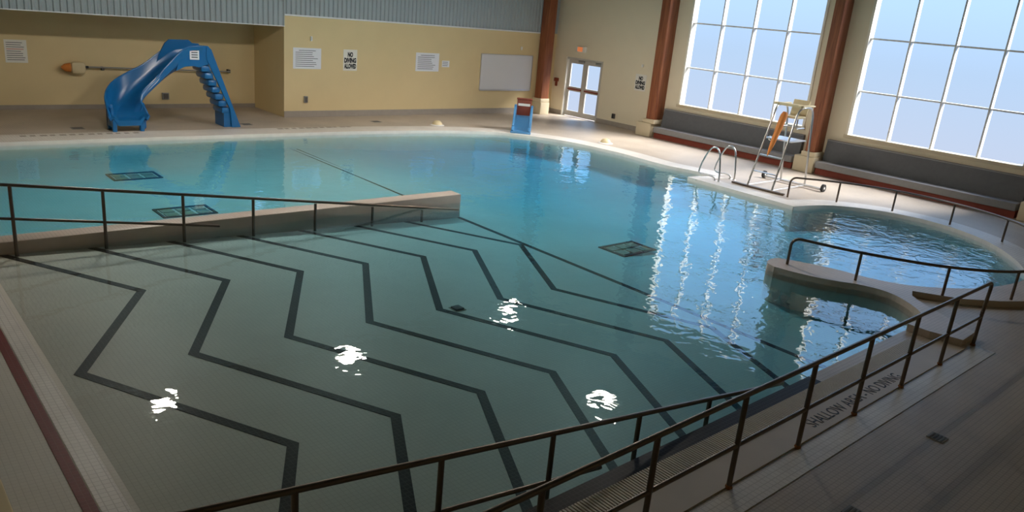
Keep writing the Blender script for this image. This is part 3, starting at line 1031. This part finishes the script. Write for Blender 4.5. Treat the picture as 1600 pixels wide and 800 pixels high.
# local: -Y downhill to the water, X across
bm = bmesh.new()
pr_ = [(-.05, .06), (.15, .07), (.35, .16), (.62, .40), (.85, .47), (1.0, .47)]
ra = [[bm.verts.new((sx_ * .24, y, z)) for sx_ in (-1, 1)] for y, z in pr_]
rb = [[bm.verts.new((sx_ * .24, y, max(0.0, z - .05))) for sx_ in (-1, 1)] for y, z in pr_]
for i in range(len(pr_) - 1):
    bm.faces.new((ra[i][0], ra[i][1], ra[i + 1][1], ra[i + 1][0]))
    bm.faces.new((rb[i][0], rb[i + 1][0], rb[i + 1][1], rb[i][1]))
bm.faces.new((ra[0][0], rb[0][0], rb[0][1], ra[0][1])); bm.faces.new((ra[-1][0], ra[-1][1], rb[-1][1], rb[-1][0]))
from_bm('chute', bm, 'sky_blue', ss, smooth=True)
def side_yz(name, poly, x0, x1, mat, parent):
    bm = bmesh.new()
    T2 = tessellate_polygon([[Vector((y, z, 0)) for y, z in poly]])
    A2 = [bm.verts.new((x0, y, z)) for y, z in poly]; B2 = [bm.verts.new((x1, y, z)) for y, z in poly]
    for a, b, c in T2:
        bm.faces.new((A2[a], A2[b], A2[c])); bm.faces.new((B2[c], B2[b], B2[a]))
    for i in range(len(poly)):
        j = (i + 1) % len(poly)
        bm.faces.new((A2[i], A2[j], B2[j], B2[i]))
    es = [e for e in bm.edges]
    bmesh.ops.bevel(bm, geom=es, offset=.012, segments=2, affect='EDGES')
    return from_bm(name, bm, mat, parent, smooth=True)
sd = [(-.14, 0), (-.14, .10), (.10, .20), (.45, .62), (.62, .80), (.75, .84), (.92, .80), (1.05, .0)]
for a, b in ((-.31, -.235), (.235, .31)):
    side_yz('side_wall', sd, a, b, 'sky_blue', ss)
box('lip', (-.33, -.17, 0.0), (.33, -.03, .07), 'sky_blue', ss, .02)
bp_ = box('back_panel', (-.24, .90, .36), (.24, .95, 1.02), 'brown', ss, .02)
box('stripe', (-.20, .893, .78), (.20, .899, .86), 'paper_cream', bp_)
box('hand_bar', (-.26, .88, .98), (.26, .96, 1.04), 'brown', ss, .015)

# ------------------------------------------------------------------ ceiling lamps (seen only as glints in the water)
LP = [(4.76, 15.86), (9.37, 15.81), (14.99, 16.13), (13.31, 10.67)]
for i, (x, y) in enumerate(LP):
    where = ['over the tall slide end of the pool', 'over the middle of the back wall', 'near the back corner column', 'over the deep pool'][i]
    t = thing('ceiling_lamp_offscreen', 'square hanging pool lamp ' + where, 'lamp', (x, y, 4.9), 0, 'hanging pool lamps')
    box('housing', (-.34, -.34, .03), (.34, .34, .16), 'white', t, .02)
    box('diffuser_offscreen', (-.24, -.24, 0), (.24, .24, .03), 'lampface', t)
    for sx_ in (-.28, .28):
        tube('rod', [(sx_, 0, .16), (sx_, 0, ZC - 4.9)], .012, 'steel', t, 8)

# ------------------------------------------------------------------ posters and wall fittings
def poster(label, mtx, w, h, lines, mat='paper', cat='poster', text=None, title=False):
    t = thing('poster', label, cat, mtx.translation)
    m0 = mtx.copy(); m0.translation = (0, 0, 0)
    local_box('sheet', m0, (-w / 2, -h / 2, .002), (w / 2, h / 2, .012), mat, t)
    if text:
        n = len(text)
        for i, s in enumerate(text):
            hh = h * .74 / n
            zc = h * .40 - (i + .5) * h * .82 / n
            wd = w * (.38 if len(s) == 2 else .86)
            text_mesh('lettering', s, hh, 'black_ink', t, m0 @ Matrix.Translation((0, zc, .0135)), depth=.001, width=wd, height=hh, bold=.010)
    for i in range(lines):
        z = h * .42 - (i + .5) * h * .84 / lines
        a = -w * .42 if not title or i else -w * .3
        b = w * random.uniform(.15, .43) if i else w * .3
        m_ = 'red_ink' if (mat == 'paper_cream' and i == 3) else 'ink'
        th = h * .84 / lines * .26
        bm = bmesh.new()
        add_box(bm, (a, z - th / 2, .0118), (b, z + th / 2, .0138))
        bm.transform(m0)
        from_bm('print_line', bm, m_, t)
    return t
poster('large white rules poster near the inner corner of the back wall', on_back(11.50, 1.80), .94, .63, 9, title=True)
poster('white poster reading NO DIVING ALLOWED on the yellow back wall', on_back(13.0, 1.79), .50, .66, 0, 'paper_cream', text=['NO', 'DIVING', 'ALLOWED'])
poster('white rules poster left of the whiteboard beside a small notice', on_back(16.03, 1.81), .98, .62, 8, title=True)
poster('small white notice between rules poster and whiteboard', on_back(16.82, 1.77), .32, .22, 3)
poster('poster reading NO DIVING ALLOWED beside the exit door', on_window_wall(18.06, 1.73), .50, .58, 0, 'paper_cream', text=['NO', 'DIVING', 'ALLOWED'])
poster('white poster with a red line alone on the recessed wall', on_back(4.13, 1.55, YR), .52, .60, 9, 'paper_cream')

wb = thing('whiteboard', 'wide blank whiteboard with pale metal frame', 'whiteboard', (19.70, YB, 1.53))
m0 = on_back(0, 0, 0)
local_box('panel', m0, (-1.27, -.64, .005), (1.27, .64, .025), 'board', wb)
for lo, hi in (((-1.29, -.66, 0), (1.29, -.63, .04)), ((-1.29, .63, 0), (1.29, .66, .04)), ((-1.29, -.63, 0), (-1.265, .63, .04)), ((1.265, -.63, 0), (1.29, .63, .04))):
    local_box('frame_bar', m0, lo, hi, 'alu', wb)
local_box('pen_tray', m0, (-1.25, -.68, 0), (1.25, -.655, .07), 'alu', wb)

def fitting(name, label, cat, mtx, w, h, d, mat, lid='box'):
    t = thing(name, label, cat, mtx.translation)
    m0 = mtx.copy(); m0.translation = (0, 0, 0)
    local_box('body', m0, (-w / 2, -h / 2, 0), (w / 2, h / 2, d), mat, t, .008)
    local_box('cover', m0, (-w * .36, -h * .38, d), (w * .36, h * .38, d + .012), lid, t)
    return t
fitting('outlet_box', 'small grey outlet box low on the yellow back wall', 'outlet', on_back(11.45, .55), .12, .20, .06, 'grey_box')
fitting('outlet_box', 'small dark outlet box on the recessed wall behind the slide', 'outlet', on_back(7.92, .36, YR), .20, .20, .06, 'grey_box')
fitting('outlet_box', 'small dark outlet box beside the exit door', 'outlet', on_window_wall(19.11, .37), .13, .18, .06, 'box', 'rubber')
fitting('wall_hook', 'small pale wall hook above the rules poster', 'hook', on_back(11.62, 2.40), .06, .14, .05, 'white', 'alu')
fitting('thermostat', 'tiny cream sensor above the whiteboard', 'sensor', on_back(20.35, 2.44), .07, .13, .04, 'paper_cream', 'white')
fitting('door_sensor', 'tiny grey sensor above the NO DIVING poster by the door', 'sensor', on_window_wall(18.05, 2.32), .08, .10, .04, 'paper_cream', 'white')
al = thing('fire_alarm', 'dark red fire alarm pull beside the exit door', 'fire alarm', (XW, 22.30, 1.24))
m0 = on_window_wall(0, 0, 0)
local_box('bell', m0, (-.11, .02, 0), (.11, .16, .08), 'brown', al, .02)
local_box('pull', m0, (-.05, -.16, 0), (.05, .02, .06), 'brown', al, .01)
ex = thing('exit_sign', 'small lit orange exit sign above the glazed door', 'exit sign', (XW, 21.12, 2.60))
local_box('housing', m0, (-.26, -.11, 0), (.26, .11, .07), 'paper_cream', ex, .01)
local_box('lit_face', m0, (-.17, -.085, .07), (.09, .085, .08), 'exit_face', ex)

rp = thing('rescue_pole', 'long rescue pole with cream padded hoop on the recessed wall', 'rescue pole', (7.7, YR, 1.17))
def rpp(x, y, z): return (x - 7.7, y - YR, z - 1.17)
tube('pole', [rpp(5.80, YR - .16, 1.19), rpp(9.87, YR - .16, 1.14)], .022, 'grey_box', rp, 8)
bm = bmesh.new()
add_box(bm, rpp(5.36, YR - .30, 1.00), rpp(5.74, YR - .10, 1.34), .095)
from_bm('pad', bm, 'cream', rp, smooth=True)
bm = bmesh.new()
add_tube(bm, [rpp(5.36, YR - .18, 1.17), rpp(5.22, YR - .18, 1.17), rpp(5.14, YR - .18, 1.175)], [.13, .10, .03], 10)
from_bm('orange_tip', bm, 'orange', rp, smooth=True)
box('clip', rpp(5.73, YR - .20, 1.16), rpp(5.82, YR - .13, 1.22), 'rubber', rp)
for x in (6.2, 9.85):
    box('bracket', rpp(x - .03, YR - .17, 1.10), rpp(x + .03, YR - .001, 1.20), 'box', rp)

# ------------------------------------------------------------------ domes, floor drains, deck bits
def dome(x, y, label):
    t = thing('lane_anchor', label, 'anchor cap', (x, y, 0))
    bm = bmesh.new()
    rings = []
    for k in range(7):
        a = math.pi / 2 * k / 6.5
        r, z = .17 * math.cos(a), .02 + .14 * math.sin(a)
        rings.append([bm.verts.new((r * math.cos(2 * math.pi * j / 16), r * math.sin(2 * math.pi * j / 16), z)) for j in range(16)])
    for A2, B2 in zip(rings, rings[1:]):
        for j in range(16):
            bm.faces.new((A2[j], A2[(j + 1) % 16], B2[(j + 1) % 16], B2[j]))
    bm.faces.new(rings[-1])
    bm.faces.new(list(reversed(rings[0])))
    from_bm('cap', bm, 'cream', t, smooth=True)
    tube('base_ring', [(0, 0, .005), (0, 0, .03)], [.24, .19], 'white', t, 18)
dome(15.03, 20.40, 'small cream dome on the coping below the whiteboard')
dome(18.72, 16.32, 'small cream dome on the deck below the NO DIVING poster')

def floor_drain(x, y, label, s=.28):
    t = thing('floor_drain', label, 'drain', (x, y, 0))
    box('rim', (-s / 2, -s / 2, .001), (s / 2, s / 2, .008), 'grey_box', t)
    for i in range(4):
        box('bar', (-s * .42, -s * .4 + i * s * .22, .008), (s * .42, -s * .4 + i * s * .22 + s * .1, .012), 'box', t)
floor_drain(13.3, 21.35, 'square floor drain below the back wall posters')
floor_drain(9.07, 21.45, 'square floor drain beside the tall slide ladder')
floor_drain(4.75, 21.5, 'square floor drain on the deck left of the tall slide')
floor_drain(8.10, 2.12, 'grey floor drain beside the painted warning strip', .16)
floor_drain(6.05, 2.02, 'grey floor drain on the brown tiled deck by the handrail', .16)

# main drain grates on the pool floor
def main_drain(x, y, z, label, a=0.0):
    t = thing('main_drain', label, 'drain', (x, y, z), a, 'dark framed drain grates on the pool floor')
    w, h = 1.0, .66
    for lo, hi in (((-w / 2, -h / 2), (w / 2, -h / 2 + .05)), ((-w / 2, h / 2 - .05), (w / 2, h / 2)), ((-w / 2, -h / 2 + .05), (-w / 2 + .05, h / 2 - .05)), ((w / 2 - .05, -h / 2 + .05), (w / 2, h / 2 - .05))):
        box('frame_bar', (lo[0], lo[1], 0), (hi[0], hi[1], .02), 'mat_dark', t)
    for i in range(3):
        for j in range(2):
            cx, cy = (-1 + i) * .295, (-.5 + j) * .275
            box('panel', (cx - .115, cy - .105, 0), (cx + .115, cy + .105, .015), 'mat_cell', t)
main_drain(4.95, 17.7, -.42, 'dark framed drain grate in the water before the tall slide')
main_drain(4.93, 14.54, -.42, 'dark framed drain grate in the water behind the divider wall')
main_drain(11.55, 9.15, zf(11.55) + .03, 'dark framed drain grate in the open water past the zigzag bands')
sd_ = thing('suction_cap', 'small dark diamond cap between two zigzag bands', 'drain', (6.30, 7.82, zf(6.3)))
box('cap', (-.07, -.07, 0), (.07, .07, .03), 'mat_dark', sd_, .01)
box('rim', (-.09, -.09, 0), (.09, .09, .008), 'mat_cell', sd_)
